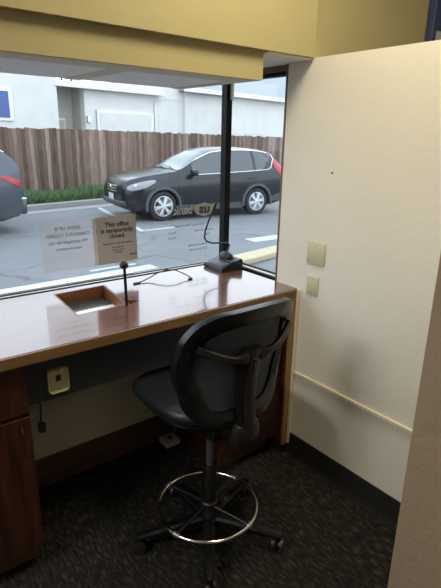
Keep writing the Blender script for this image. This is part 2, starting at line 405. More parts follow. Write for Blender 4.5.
# ============================================================ COUNTER
co = thing('counter', 'glossy reddish-brown laminate counter running under the drive-up window', 'counter', (.4, 1.8, 0))
b = BM(); add_box(b, -2.6, 1.643, 1.500, 2.099, .846, .885)
top = obj('counter_top', b, M['counter'], co)
cb = BM(); add_prism(cb, [(x - .4, y - 1.8) for x, y in ((.668, 1.735), (.892, 1.742), (.935, 2.055), (.690, 2.045))], .80, .95, 'xy'); boolean_cut(top, cb)
cb = BM(); add_prism(cb, [(x - .4, y - 1.8) for x, y in ((.900, 1.738), (.955, 1.760), (.915, 1.79))], .80, .95, 'xy'); boolean_cut(top, cb)
b = BM(); add_box(b, -2.6, 1.643, 1.488, 1.500, .845, .884, .0025); obj('front_edge', b, M['wood_edge'], co)
ap = thing('apron_board', 'long charcoal board hanging under the counter between the two cabinets', 'panel', (.83, 1.56, .668))
b = BM(); add_box(b, .4075, 1.2605, 1.550, 1.568, .668, .8445); obj('board', b, M['apron'], ap)
b = BM(); add_box(b, .462, .465, 1.5493, 1.550, .668, .8445); obj('seam', b, M['black'], ap)
# lined transaction opening
def quadring(bm, q_out, q_in, z0, z1):
    for i in range(4):
        j = (i + 1) % 4
        add_prism(bm, [q_out[i], q_out[j], q_in[j], q_in[i]], z0, z1, 'xy')
qo = [(.668, 1.735), (.892, 1.742), (.935, 2.055), (.690, 2.045)]
qi = [(.676, 1.742), (.884, 1.749), (.925, 2.047), (.697, 2.038)]
b = BM(); quadring(b, qo, qi, .815, .8845); obj('slot_lining', b, M['hole_wood'], co)
dr = thing('transaction_drawer', 'steel sliding transaction tray seen through the opening in the counter', 'tray', (.8, 1.9, .80))
b = BM(); add_prism(b, [(.677, 1.743), (.883, 1.750), (.924, 2.046), (.698, 2.037)], .826, .834, 'xy'); obj('tray_floor', b, M['tray_steel'], dr)
b = BM(); add_prism(b, [(.679, 1.760), (.885, 1.767), (.904, 1.905), (.690, 1.898)], .8345, .838, 'xy'); obj('tray_reflection', b, M['pale_reflection'], dr)  # pale sheet imitating the bright reflection on the near tray floor
b = BM(); add_box(b, .640, .655, 1.72, 2.07, .79, .8140); add_box(b, .945, .96, 1.72, 2.07, .79, .8140); add_box(b, .655, .945, 1.74, 2.05, .79, .8140); obj('tray_wall', b, M['black'], dr)
lv = thing('drawer_lever', 'upright black rod with a ball knob at the corner of the tray opening', 'lever', (.882, 1.738, .885))
b = BM(); add_tube(b, [(.884, 1.736, .8855), (.881, 1.738, 1.04)], .006, 12); obj('rod', b, M['black_metal'], lv, True)
b = BM(); sphere(b, (.880, 1.739, 1.055), .018); obj('ball_knob', b, M['black_sat'], lv, 'all')
b = BM(); add_box(b, .906, .932, 1.752, 1.776, .835, .845, .001); obj('slot_block', b, M['hole_wood'], lv)

# ------------------------------------------------------------ cabinets
def cabinet(x0, x1, label, handle_x):
    c = thing('base_cabinet', label, 'cabinet', ((x0 + x1) / 2, 1.75, 0))
    b = BM(); add_box(b, x0, x1, 1.545, 1.963, .10, .845); add_box(b, x0 + .01, x1 - .01, 1.60, 1.963, 0, .10); obj('body', b, M['wood'], c)
    b = BM(); add_box(b, x0 + .012, x1 - .012, 1.592, 1.60, .0, .098); obj('toe_kick', b, M['wood_dark'], c)
    b = BM(); add_box(b, x0 + .003, x1 - .003, 1.525, 1.545, .655, .828, .003); d = obj('drawer', b, M['wood'], c)
    b = BM(); add_box(b, x0 + .003, x1 - .003, 1.525, 1.545, .105, .643, .003); g = obj('door', b, M['wood'], c)
    h = BM(); z0, z1 = .50, .61
    add_tube(h, [(handle_x, 1.525, z0), (handle_x, 1.505, z0 + .008), (handle_x, 1.500, (z0 + z1) / 2), (handle_x, 1.505, z1 - .008), (handle_x, 1.525, z1)], .005, 8)
    hh = obj('handle', h, M['brass'], g, True)
    return c
cabinet(-.06, .405, 'reddish-brown wooden base cabinet at the left end of the counter', .368)
cr_ = cabinet(1.262, 1.598, 'reddish-brown wooden base cabinet behind the stool against the right wall', 1.30)
b = BM(); add_box(b, 1.600, 1.634, 1.490, 1.963, .055, .8445, .002)
ep = thing('end_panel', 'light-edged wooden upright panel closing the right end of the counter', 'panel', (1.617, 1.7, .055))
ep_b = BM(); add_box(ep_b, 1.600, 1.632, 1.500, 1.963, .0, .8445); obj('panel', ep_b, M['wood'], ep)
b.free(); b = BM(); add_box(b, 1.600, 1.632, 1.488, 1.500, .055, .8445, .002); obj('edge_band', b, M['wood_post'], ep)

# ============================================================ SMALL THINGS ON THE WALLS / COUNTER
def plate(name, label, y0, y1, z0, z1, screws):
    p = thing(name, label, 'wall plate', (1.645, (y0 + y1) / 2, (z0 + z1) / 2))
    b = BM(); add_box(b, 1.640, 1.645, y0, y1, z0, z1, .002); obj('cover', b, M['plate'], p, True)
    for (sy, sz) in screws:
        b = BM(); add_tube(b, [(1.6405, sy, sz), (1.6393, sy, sz)], .0022, 10); obj('screw', b, M['brass'], p)
plate('wall_plate', 'larger square blank ivory cover plate on the right wall', 1.350, 1.452, 1.018, 1.122, [(1.401, 1.105), (1.401, 1.036)])
plate('wall_plate', 'smaller narrow blank ivory cover plate below the square one', 1.374, 1.440, .874, .966, [(1.407, .950), (1.407, .890)])
b = BM(); add_tube(b, [(1.645, 1.35, 1.42), (1.641, 1.35, 1.42)], .004, 8); tag(obj('nail', b, M['brass'], origin=(1.645, 1.35, 1.42)), 'tiny dark nail head in the upper right wall', 'nail')
# apron outlet plate
op = thing('network_outlet', 'ivory network jack plate on the dark panel under the counter', 'outlet', (.512, 1.55, .74))
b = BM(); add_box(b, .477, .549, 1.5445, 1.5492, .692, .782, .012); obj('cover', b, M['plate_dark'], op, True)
b = BM(); add_box(b, .504, .522, 1.5425, 1.5445, .733, .757, .001); obj('jack', b, M['black'], op)
for z in (.772, .703):
    b = BM(); add_tube(b, [(.513, 1.545, z), (.513, 1.543, z)], .003, 8); obj('screw', b, M['brass'], op)
hc = thing('hanging_cord', 'grey cord with a plug hanging down the wall beside the left cabinet', 'cord', (.565, 1.97, .3))
b = BM(); add_tube(b, [(.575, 1.972, .62), (.572, 1.970, .5), (.566, 1.968, .4), (.560, 1.968, .32)], .004, 8); obj('wire', b, M['cladding'], hc, True)
b = BM(); add_box(b, .548, .578, 1.955, 1.979, .285, .33, .006); obj('plug', b, M['cladding'], hc, True)
b = BM(); add_tube(b, [(1.09, 1.98, .20), (1.09, 1.955, .20)], [.010, .013], 12); tag(obj('cable_peg', b, M['kneewall'], origin=(1.09, 1.98, .2)), 'small beige peg low on the wall under the counter', 'peg')
# white power adapter on floor
pa = thing('power_adapter', 'off-white box on the carpet under the counter by the right cabinet', 'adapter', (1.20, 1.93, 0))
b = BM(); add_box(b, 1.15, 1.235, 1.875, 1.955, .0, .032, .005); obj('case', b, M['white_plastic'], pa, True)
b = BM(); add_box(b, 1.18, 1.205, 1.90, 1.925, .032, .035, .001); obj('button', b, M['cladding'], pa, True)

# thin cable on counter
cb_ = thing('loose_cable', 'thin dark cable arching over the counter behind the lever', 'cable', (1.2, 1.98, .885))
pts = [(1.075, 1.985, .888), (1.11, 1.992, .892), (1.15, 2.00, .900), (1.19, 2.00, .915), (1.235, 1.99, .927), (1.275, 1.97, .924), (1.31, 1.94, .905), (1.325, 1.91, .892), (1.318, 1.905, .888)]
b = BM(); add_tube(b, pts, .0028, 8); obj('wire', b, M['redbrown'], cb_, True)
b = BM(); add_box(b, 1.050, 1.085, 1.979, 1.991, .8853, .892, .002); obj('connector', b, M['redbrown'], cb_, True)
b = BM(); add_box(b, 1.308, 1.330, 1.900, 1.912, .8853, .892, .002); obj('connector', b, M['black'], cb_, True)

# teller microphone
mc = thing('desk_microphone', 'black teller intercom unit with gooseneck microphone beside the window post', 'microphone', (1.59, 1.99, .885))
b = BM(); b2 = bmesh.new(); add_prism(b2, [(1.520, .8858), (1.664, .8858), (1.664, .936), (1.652, .942), (1.522, .906)], 1.912, 2.075, 'xz')
bmesh.ops.bevel(b2, geom=b2.edges[:], offset=.004, segments=2, affect='EDGES'); merge(b, b2)
obj('housing', b, M['black_sat'], mc, True)
SL = -math.atan2(.036, .130)
SM = Matrix.Translation((1.522, 1.99, .9065)) @ Matrix.Rotation(SL, 4, 'Y')
b = BM(); add_box(b, .012, .060, -.065, .065, .0005, .0025, .001, SM); obj('label_strip', b, M['cladding'], mc, True)
for k in range(4):
    b = BM(); add_box(b, .070, .084, -.070 + k * .030, -.050 + k * .030, .0, .0035, .001, SM); obj('button', b, M['cladding'], mc, True)
b = BM(); sphere(b, (1.630, 2.015, .936), .036, 1.0, 1.3, .85); obj('speaker_dome', b, M['black'], mc, 'all')
g = [(1.655, 2.055, .925), (1.668, 2.05, .962), (1.676, 2.045, .990), (1.660, 2.04, 1.004), (1.61, 2.04, 1.010), (1.55, 2.04, 1.016), (1.515, 2.04, 1.030), (1.502, 2.04, 1.050), (1.506, 2.04, 1.085), (1.525, 2.04, 1.13), (1.556, 2.04, 1.19), (1.574, 2.04, 1.222)]
b = BM(); add_tube(b, g[:11], .0045, 10); obj('gooseneck', b, M['black'], mc, True)
b = BM(); add_tube(b, [g[10], (1.560, 2.04, 1.197), g[11]], [.0055, .0075, .0075], 10); obj('mic_head', b, M['black'], mc, True)

# ------------------------------------------------------------ signs on the glass
YG = 2.1225
sg = thing('paper_sign', 'tan paper notice reading This office is temporarily closed, taped to the window', 'sign', (1.05, YG, .96))
tl = R(0)
b = BM(); add_prism(b, [(.945, .962), (1.150, .967), (1.145, 1.192), (.938, 1.188)], YG - .003, YG - .0015); obj('sheet', b, M['paper'], sg)
b = BM(); add_prism(b, [(.925, .965), (1.12, .96), (1.125, 1.197), (.922, 1.183)], YG - .0012, YG - .0004); obj('backing_sheet', b, M['paper_white'], sg)
for s_, z, sz in (('This office', 1.150, .030), ('is temporarily', 1.122, .030), ('closed.', 1.095, .030)):
    o = obj('lettering', text_bm(s_, sz, loc=(1.045, YG - .0035, z), bold=.0006), M['ink'], sg)
for s_, z in (('We apologize for any inconvenience', 1.060), ('This office will', 1.040), ('reopen as soon', 1.028), ('as possible', 1.016)):
    obj('lettering', text_bm(s_, .0105, loc=(1.045, YG - .0035, z)), M['ink'], sg)
obj('lettering', text_bm('usbank', .014, loc=(1.125, YG - .0035, .998), bold=.0003), M['ink'], sg)
s2 = thing('window_notice', 'faint see-through sheet with mirrored writing saying drive up is currently closed', 'sign', (.81, YG, .96))
b = BM(); add_prism(b, [(.680, .962), (.925, .962), (.925, 1.192), (.680, 1.192)], YG - .002, YG - .001); obj('sheet', b, M['film'], s2)
for s_, z, sz in (('DRIVE UP IS', 1.152, .023), ('CURRENTLY CLOSED.', 1.122, .021), ('We apologize for the', 1.092, .021), ('inconvenience.', 1.062, .021)):
    obj('lettering', text_bm(s_, sz, mirror=True, loc=(.805, YG - .0025, z)), M['film_ink'], s2)
# mirrored bank name and hours, stuck to the glass
dc = thing('window_decal', 'bank name and shield lettering seen mirrored on the drive-up window', 'decal', (1.42, YG, 1.15))
obj('lettering', text_bm('bank', .066, mirror=True, loc=(1.425, YG - .001, 1.187), bold=.0016, squash=.92), M['decal'], dc)
shp = [(1.492, 1.211), (1.505, 1.210), (1.530, 1.213), (1.558, 1.221), (1.586, 1.212), (1.610, 1.209), (1.628, 1.210), (1.626, 1.180), (1.612, 1.162), (1.560, 1.145), (1.510, 1.160), (1.495, 1.178)]
obj('shield', add_prism(BM(), shp, YG - .0008, YG - .0004), M['decal'], dc)
obj('shield_letters', text_bm('us', .068, mirror=True, loc=(1.560, YG - .0012, 1.187), bold=.0022, squash=1.2, depth=.0002), M['decal_dark'], dc)
for i, (s_, x, z, sz) in enumerate((('Drive-Up Teller Hours', 1.465, 1.108, .019), ('Monday-Thursday', 1.555, 1.075, .016), ('Friday', 1.58, 1.050, .016), ('9 to 5', 1.355, 1.075, .018), ('9 to 6', 1.355, 1.048, .018), ('24-Hour Banking', 1.52, .998, .018), ('Call us any time', 1.52, .974, .018))):
    obj('hours_lettering', text_bm(s_, sz, mirror=True, loc=(x, YG - .001, z), squash=1.05), M['decal_faint'], dc)

# brochure board beyond the half wall
bb = thing('notice_board', 'dark blue wall board holding pale papers above the half wall at top right', 'board', (2.9, 1.54, 1.875))
b = BM(); add_box(b, 2.53, 3.3, 1.515, 1.555, 1.875, 2.62, .004); obj('board', b, mat('navy_board', (.04, .055, .15), .5), bb)
for (x0, x1, z0, z1) in ((2.60, 2.74, 2.16, 2.20), (2.62, 2.76, 2.10, 2.14), (2.56, 2.66, 1.98, 2.085), (2.67, 2.78, 1.95, 2.06), (2.60, 2.76, 2.24, 2.28), (2.85, 3.0, 2.1, 2.3)):
    b = BM(); add_box(b, x0, x1, 1.508, 1.514, z0, z1); obj('paper', b, M['stucco_shade_paper'], bb)

# ============================================================ DRAFTING STOOL
CX, CY = .985, 1.29
st = thing('drafting_stool', 'black mesh-back drafting stool with chrome foot ring at the counter', 'stool', (CX, CY, 0))
def Wd(x, y, z): return (CX + x, CY + y, z)
# base hub + column
b = BM(); add_lathe(b, [(.040, .055), (.043, .075), (.040, .11), (.030, .125), (.028, .130)], CX, CY); obj('hub', b, M['black_sat'], st, True)
b = BM(); add_lathe(b, [(.025, .115), (.027, .125), (.027, .33), (.024, .335)], CX, CY); obj('outer_column', b, M['black_sat'], st, True)
b = BM(); add_lathe(b, [(.014, .33), (.014, .51)], CX, CY); obj('gas_cylinder', b, M['cladding'], st, True)
for k in range(5):
    an = R(18 + 72 * k); Rm = Matrix.Translation((CX, CY, 0)) @ Matrix.Rotation(an, 4, 'Z')
    b = BM(); b2 = bmesh.new()
    secs = [(.02, .026, .060, .105), (.12, .022, .062, .098), (.22, .018, .064, .088), (.285, .016, .066, .082), (.298, .012, .068, .080)]
    rg = []
    for (d, w, z0, z1) in secs:
        rg.append([b2.verts.new(c) for c in ((d, -w, z0), (d, w, z0), (d, w, z1 - .008), (d, w * .6, z1), (d, -w * .6, z1), (d, -w, z1 - .008))])
    for i in range(len(rg) - 1):
        for j in range(6): b2.faces.new((rg[i][j], rg[i][(j + 1) % 6], rg[i + 1][(j + 1) % 6], rg[i + 1][j]))
    b2.faces.new(rg[0][::-1]); b2.faces.new(rg[-1])
    bmesh.ops.transform(b2, matrix=Rm, verts=b2.verts); merge(b, b2)
    leg = obj('leg', b, M['black_sat'], st, True)
    b = BM(); ca = an + 1.1 + k * .9; C4 = Matrix.Translation(Rm @ Vector((.285, 0, 0))) @ Matrix.Rotation(ca, 4, 'Z')
    for sgn in (-1, 1):
        b2 = bmesh.new(); add_lathe(b2, [(.012, sgn * .006), (.026, sgn * .007), (.028, sgn * .012), (.026, sgn * .022), (.012, sgn * .024)], 0, .028, 20, 'y'); bmesh.ops.transform(b2, matrix=C4, verts=b2.verts); merge(b, b2)
    b2 = bmesh.new(); add_tube(b2, [(0, 0, .028), (0, 0, .066)], .007, 10); add_tube(b2, [(0, -.006, .028), (0, .006, .028)], .010, 10)
    bmesh.ops.transform(b2, matrix=C4, verts=b2.verts); merge(b, b2)
    obj('caster', b, M['black'], leg, True)
# foot ring with four spokes
RX, RY = CX - .005, CY + .005
fr = BM(); add_tube(fr, [(RX + .197 * math.cos(t * math.pi / 32), RY + .197 * math.sin(t * math.pi / 32), .145) for t in range(64)], .0085, 12, closed=True)
ring = obj('foot_ring', fr, M['chrome'], st, 'all')
for k in range(4):
    a_ = R(18 + 90 * k)
    b = BM(); add_tube(b, [(RX + .026 * math.cos(a_), RY + .026 * math.sin(a_), .150), (RX + .192 * math.cos(a_), RY + .192 * math.sin(a_), .145)], .007, 10); obj('spoke', b, M['black_sat'], ring, True)
    b = BM(); add_tube(b, [(RX + .197 * math.cos(a_) - .012 * math.sin(-a_) * 0 - .012 * math.sin(a_), RY + .197 * math.sin(a_) + .012 * math.cos(a_), .145), (RX + .197 * math.cos(a_) + .012 * math.sin(a_), RY + .197 * math.sin(a_) - .012 * math.cos(a_), .145)], .0105, 10); obj('clamp', b, M['steel'], ring, True)
b = BM(); add_lathe(b, [(.028, .130), (.034, .134), (.034, .165), (.028, .17)], CX, CY); obj('ring_collar', b, M['black'], ring, True)
# seat cushion: superellipse dome with waterfall front
def superell(hx, hy, n, t):
    c, s_ = math.cos(t), math.sin(t)
    return hx * math.copysign(abs(c) ** (2 / n), c), hy * math.copysign(abs(s_) ** (2 / n), s_)
def cushion(cx, cy, hx, hy, z0, z1, n=3.6, seg=48):
    bm = BM(); levels = [(.80, z0), (.93, z0 + .004), (.99, z0 + .02), (1.0, z0 + (z1 - z0) * .5), (.985, z1 - .014), (.93, z1 - .003), (.80, z1), (.5, z1 - .004), (.2, z1 - .007)]
    rings = []
    for sc, z in levels:
        rg = []
        for k in range(seg):
            x, y = superell(hx * sc, hy * sc, n, 2 * math.pi * k / seg)
            dz = -.022 * max(0, (y / hy) - .55) ** 1.3 / .45 ** 1.3 if z > z0 + .01 else 0
            wd_ = 1 - .06 * (y / hy < -.2) * abs(y / hy + .2)
            rg.append(bm.verts.new((cx + x * wd_, cy + y, z + dz)))
        rings.append(rg)
    for i in range(len(rings) - 1):
        for k in range(seg): bm.faces.new((rings[i][k], rings[i][(k + 1) % seg], rings[i + 1][(k + 1) % seg], rings[i + 1][k]))
    bm.faces.new(rings[0][::-1]); bm.faces.new(rings[-1]); return bm
SZ = .560; BX_S = 1.015
seat = obj('seat', cushion(BX_S, CY + .115, .232, .225, SZ + .02, SZ + .085), M['cushion'], st, 'all')
obj('seat_pan', cushion(BX_S, CY + .105, .205, .19, SZ - .012, SZ + .028), M['black'], st, 'all')
b = BM(); add_box(b, CX - .06, CX + .06, CY - .10, CY + .10, SZ - .055, SZ - .010, .01); obj('tilt_mechanism', b, M['black_metal'], st, True)
b = BM(); add_tube(b, [Wd(.05, .02, SZ - .03), Wd(.16, .03, SZ - .03), Wd(.20, .03, SZ - .035)], [.005, .005, .010], 8); obj('height_lever', b, M['black'], st, True)

# backrest ---------------------------------------------------
BX = .994
def yb(z):   # depth profile of the back (lumbar bulges towards the sitter)
    pts_ = [(.50, 1.160), (.60, 1.155), (.70, 1.168), (.80, 1.163), (.90, 1.140), (1.0, 1.108), (1.05, 1.09)]
    for (a0, b0), (a1, b1) in zip(pts_, pts_[1:]):
        if z <= a1:
            t = (z - a0) / (a1 - a0); t = max(0, min(1, t)); return b0 + (b1 - b0) * (t * t * (3 - 2 * t) * .4 + t * .6)
    return pts_[-1][1]
def outline(hw_t, hw_b, z0, z1, rt, rb, n=14):
    """rounded trapezoid outline in (x, z), counter-clockwise from the bottom right"""
    P = []
    def arc(cx_, cz, r, a0, a1):
        for i in range(n + 1):
            a_ = R(a0 + (a1 - a0) * i / n); P.append((cx_ + r * math.cos(a_), cz + r * math.sin(a_)))
    arc(hw_b - rb, z0 + rb, rb, -90, 0); 
    # side bulge
    for i in range(1, 6):
        t = i / 6; P.append((hw_b + (hw_t - hw_b) * t + .016 * math.sin(math.pi * t), z0 + rb + (z1 - rt - z0 - rb) * t))
    arc(hw_t - rt, z1 - rt, rt, 0, 90); arc(-hw_t + rt, z1 - rt, rt, 90, 180)
    for i in range(1, 6):
        t = 1 - i / 6; P.append((-(hw_b + (hw_t - hw_b) * t + .016 * math.sin(math.pi * t)), z0 + rb + (z1 - rt - z0 - rb) * t))
    arc(-hw_b + rb, z0 + rb, rb, 180, 270)
    return P
Z0, Z1 = .618, 1.050
po = outline(.234, .212, Z0, Z1, .125, .12); pi_ = outline(.184, .162, Z0 + .052, Z1 - .062, .095, .09)
def back_pt(x, z, dy=0.0):
    return (BX + x, yb(z) + .0 - .35 * x * x + .35 * .03 + dy, z)   # slight wrap around the sitter (edges nearer the rear)
def back_pt(x, z, dy=0.0): return (BX + x, yb(z) + 1.3 * x * x - .040 + dy, z)
b = BM(); rings = []
for (xo, zo), (xi, zi) in zip(po, pi_):
    xm, zm = (xo + xi) / 2, (zo + zi) / 2
    rings.append([b.verts.new(back_pt(xo, zo, -.004)), b.verts.new(back_pt(xo * .97 + xm * .03, zo * .97 + zm * .03, -.016)), b.verts.new(back_pt(xm, zm, -.022)), b.verts.new(back_pt(xi, zi, -.008)), b.verts.new(back_pt(xi, zi, .008)), b.verts.new(back_pt(xo, zo, .012))])
n = len(rings)
for i in range(n):
    A, B = rings[i], rings[(i + 1) % n]
    for k in range(6): b.faces.new((A[k], A[(k + 1) % 6], B[(k + 1) % 6], B[k]))
obj('back_frame', b, M['black_sat'], st, True)
b = BM(); pm = [((xo + xi) / 2, (zo + zi) / 2) for (xo, zo), (xi, zi) in zip(po, pi_)]
# mesh sheet: grid of concentric loops
for side, dy in ((0, .002), (1, .004)):
    loops = []
    for f in (1.0, .8, .6, .4, .2, .05):
        loops.append([b.verts.new(back_pt(x * f, .80 + (z - .80) * f, dy)) for x, z in pm])
    for i in range(len(loops) - 1):
        for k in range(n): b.faces.new((loops[i][k], loops[i][(k + 1) % n], loops[i + 1][(k + 1) % n], loops[i + 1][k]))
    b.faces.new(loops[-1])
obj('back_mesh', b, M['mesh'], st, 'all')
# Y-shaped brace behind the mesh
def ribbon(pts_, w, t):
    bm = BM(); rg = []
    for i, (x, y, z) in enumerate(pts_):
        a0 = Vector(pts_[max(0, i - 1)]); a1 = Vector(pts_[min(len(pts_) - 1, i + 1)]); d = (a1 - a0).normalized()
        nr = Vector((0, 1, 0)); s_ = d.cross(nr).normalized(); nr = s_.cross(d).normalized()
        ww = w[i] if isinstance(w, list) else w; p = Vector((x, y, z))
        rg.append([bm.verts.new(p + s_ * ww * u + nr * t * v_) for u, v_ in ((-.5, .5), (-.5, -.2), (-.3, -.5), (.3, -.5), (.5, -.2), (.5, .5))])
    for i in range(len(rg) - 1):
        for k in range(6): bm.faces.new((rg[i][k], rg[i][(k + 1) % 6], rg[i + 1][(k + 1) % 6], rg[i + 1][k]))
    bm.faces.new(rg[0][::-1]); bm.faces.new(rg[-1]); return bm
for sgn in (-1, 1):
    P = []
    for i in range(11):
        t = i / 10; x = sgn * (.200 - .175 * t); z = .935 - .060 * math.sin(t * math.pi / 2)
        P.append((BX + x, yb(z) + 1.3 * x * x - .040 - .030 - .012 * math.sin(t * math.pi), z))
    obj('brace_arm', ribbon(P, [.026] * 8 + [.032, .040, .048], .018), M['black_sat'], st, True)
P = [(BX, yb(z) - .064 - max(0, (.62 - z)) * .02, z) for z in (.905, .88, .82, .76, .70, .66, .62, .58, .555)]
P[-1] = (BX, 1.085, .555)
obj('spine', ribbon(P, [.060, .078, .082, .080, .078, .074, .070, .064, .060], .024), M['black_sat'], st, True)
P = [(BX, yb(z) - .082 - max(0, (.62 - z)) * .02, z) for z in (.872, .86, .80, .74, .68, .62)]
obj('spine_cover', ribbon(P, [.022, .040, .042, .042, .042, .042], .014), M['black'], st, True)
b = BM(); add_tube(b, [(BX, yb(.85) - .086, .852), (BX, yb(.85) - .094, .852)], .008, 12); obj('screw', b, M['cladding'], st, True)
b = BM(); add_box(b, BX - .035, BX + .035, 1.095, 1.25, .522, .547, .008); obj('back_bar', b, M['black_metal'], st, True)
# lower inner lip of the mesh frame
b = BM(); add_box(b, BX - .055, BX + .060, 1.075, 1.15, .520, .625, .03); obj('bracket_cover', b, M['black'], st, True)

# ============================================================ OUTSIDE
TH = .1646
def E(x, y, z=0.0): return Vector((x * math.cos(TH) - y * math.sin(TH), x * math.sin(TH) + y * math.cos(TH), z))
RE = Matrix.Rotation(TH, 4, 'Z')
GZ = -.35
def estruct(name, bm, mtl, label, cat):
    bmesh.ops.recalc_face_normals(bm, faces=bm.faces)
    o = struct(name, bm, mtl, label, cat); o.rotation_euler = (0, 0, TH); return o
b = BM(); add_box(b, -60, 80, -20, 60, GZ - .2, GZ)
o = struct('ground', b, M['asphalt'], 'grey cracked asphalt of the drive-up lane and car park', 'ground')
# planting strip and curb
b = BM(); add_box(b, -20, 45, 12.10, 12.30, GZ + .001, GZ + .15, .02); add_box(b, -20, 45, 11.6, 12.10, GZ + .001, GZ + .012)
estruct('kerb', b, M['concrete'], 'grey concrete kerb in front of the planted strip', 'kerb')
b = BM(); add_box(b, -20, 45, 12.30, 14.2, GZ + .001, GZ + .14); estruct('planting_bed', b, M['soil'], 'brown earth strip below the wooden fence', 'ground')
# painted lines
def line(name, pts_, label, mtl='paint_white'):
    b = BM(); A = add_prism(b, [tuple(E(x, y).xy) for x, y in pts_], GZ + .001, GZ + .003, 'xy')
    return tag(obj(name, b, M[mtl]), label, 'road marking')
def strip(p, q, w):
    d = (Vector(q) - Vector(p)).normalized(); nrm = Vector((-d.y, d.x)) * w / 2
    p, q = Vector(p), Vector(q); return [tuple(p + nrm), tuple(q + nrm), tuple(q - nrm), tuple(p - nrm)]
line('painted_line', strip((7.75, 11.6), (6.42, 8.05), .11), 'white bay line running from the kerb to the front of the black car')
line('painted_line', strip((6.52, 8.09), (7.25, 7.97), .11), 'short white bar ending the bay line beside the black car')
line('painted_line', strip((-4, 6.75), (4.72, 5.66), .26), 'thick white line close under the window sill')
line('painted_line', strip((3.85, 6.07), (4.6, 5.97), .08), 'faint short white line below the paper notice')
line('painted_line', strip((7.35, 5.92), (9.6, 5.45), .34), 'wide pale bar on the asphalt seen through the side window')
b = BM(); add_box(b, 5.2, 10.5, 4.70, 5.05, GZ + .001, GZ + .10, .02); o = obj('kerb_block', b, M['paint_yellow']); o.rotation_euler = (0, 0, TH); tag(o, 'yellow painted kerb seen through the side window', 'kerb')

# grass
b = BM()
for i in range(9000):
    x = rnd.uniform(4.4, 13.0); y = rnd.uniform(12.38, 13.45); h = rnd.uniform(.16, .34) * (.75 + .35 * math.sin(x * 1.3) ** 2)
    if rnd.random() < .25 and 6.7 < x < 7.7 and y < 12.7: h *= .3
    a_ = rnd.uniform(0, 6.28); wv = rnd.uniform(.008, .016); lx, ly = rnd.uniform(-.12, .12), rnd.uniform(-.14, .08)
    z = GZ + .14
    p0 = b.verts.new((x + wv * math.cos(a_), y + wv * math.sin(a_), z)); p1 = b.verts.new((x - wv * math.cos(a_), y - wv * math.sin(a_), z))
    p2 = b.verts.new((x + lx * .4 - wv * .6 * math.cos(a_), y + ly * .4, z + h * .7)); p3 = b.verts.new((x + lx, y + ly, z + h))
    b.faces.new((p0, p1, p2)); b.faces.new((p0, p2, p3))
o = obj('grass', b, M['grass']); o.rotation_euler = (0, 0, TH); tag(o, 'long green grass growing along the foot of the wooden fence', 'grass', kind='stuff')

# fence
FY = 13.6
fe = thing('wooden_fence', 'weathered brown upright-board fence behind the parked cars', 'fence', (0, 0, 0), TH, local=True)
b = BM(); x = -6.0
while x < 30:
    w = .116 + rnd.uniform(-.004, .004); h = 1.70 + rnd.uniform(-.03, .02) - max(0, x - 9) * .008
    add_box(b, x, x + w, FY + rnd.uniform(-.006, .006), FY + .022, GZ + .16, h); x += .12
obj('boards', b, M['fence'], fe)
b = BM(); add_box(b, -6, 30, FY + .022, FY + .06, 1.3, 1.39); add_box(b, -6, 30, FY + .022, FY + .06, .1, .19); obj('rail', b, M['fence'], fe)
for k in range(15):
    b = BM(); add_box(b, -5.8 + k * 2.4, -5.7 + k * 2.4, FY + .06, FY + .16, GZ, 1.55); obj('post', b, M['fence'], fe)
b = BM(); add_box(b, 10.2, 30, FY - .02, FY + .04, 1.665, 1.70); b.free()

# house behind
H = thing('white_house', 'white stucco house with garage door and grey roof behind the fence', 'house', (0, 0, 0), TH, local=True)
HY = 17.5
b = BM(); add_box(b, -4, 10.0, HY - .3, HY, GZ, 6.0); add_box(b, 11.31, 16.49, HY, HY + .3, GZ, 3.5)
add_box(b, 16.49, 34, HY - .15, HY + .3, GZ, 3.55); add_box(b, 12.75, 16.6, HY - .02, HY + .28, 3.1, 3.9)
obj('wall', b, M['stucco'], H)
b = BM(); add_box(b, 10.0, 11.31, HY + .9, HY + 1.0, GZ, 3.4); add_box(b, 11.31, 11.45, HY + .3, HY + 1.0, GZ, 3.4); add_box(b, 9.9, 10.0, HY, HY + 1.0, GZ, 3.4); obj('recess_wall', b, M['stucco_shade_paper'], H)  # same house wall, with the shadow of the recess put into its colour
b = BM(); add_box(b, 11.80, 14.70, HY - .06, HY, GZ, 2.50); add_box(b, 11.80, 11.9, HY - .09, HY, GZ, 2.50); gtrim = obj('garage_surround', b, M['white_paint'], H)
b = BM(); add_box(b, 11.95, 14.55, HY - .075, HY - .06, GZ, 2.37)
for k in range(5): add_box(b, 11.95, 14.55, HY - .082, HY - .075, GZ + .1 + k * .55, GZ + .55 + k * .55)
obj('garage_door', b, M['stucco'], H)
b = BM(); add_box(b, 10.5, 10.95, HY + .86, HY + .9, GZ, 2.15); dd = obj('door', b, M['white_paint'], H)
b = BM(); add_box(b, 10.55, 10.9, HY + .85, HY + .86, GZ, 2.08); obj('door_panel', b, M['stucco_shade_paper'], dd)  # shadow on the recessed door, put into the panel colour
b = BM(); add_box(b, 9.95, 15.1, HY - .35, HY - .20, 3.20, 3.36, .02); obj('gutter', b, M['white_paint'], H)
b = BM(); add_box(b, 9.95, 15.1, HY - .20, HY + 1.2, 3.36, 3.42); obj('eave_board', b, M['white_paint'], H)
b = BM(); add_tube(b, [(14.95, HY - .27, 3.2), (14.95, HY - .27, 3.08), (14.80, HY - .06, 2.95), (14.80, HY - .06, GZ)], .045, 8); obj('downspout', b, M['white_paint'], H)
b = BM(); add_prism(b, [(HY - .5, 3.50), (HY - .5, 3.60), (HY + 4.5, 5.85), (HY + 4.5, 3.5)], 16.2, 34, 'yz'); obj('roof', b, M['roof_grey'], H)
b = BM(); add_box(b, 16.1, 34, HY - .56, HY - .48, 3.46, 3.66, .01); obj('fascia', b, M['white_paint'], H)
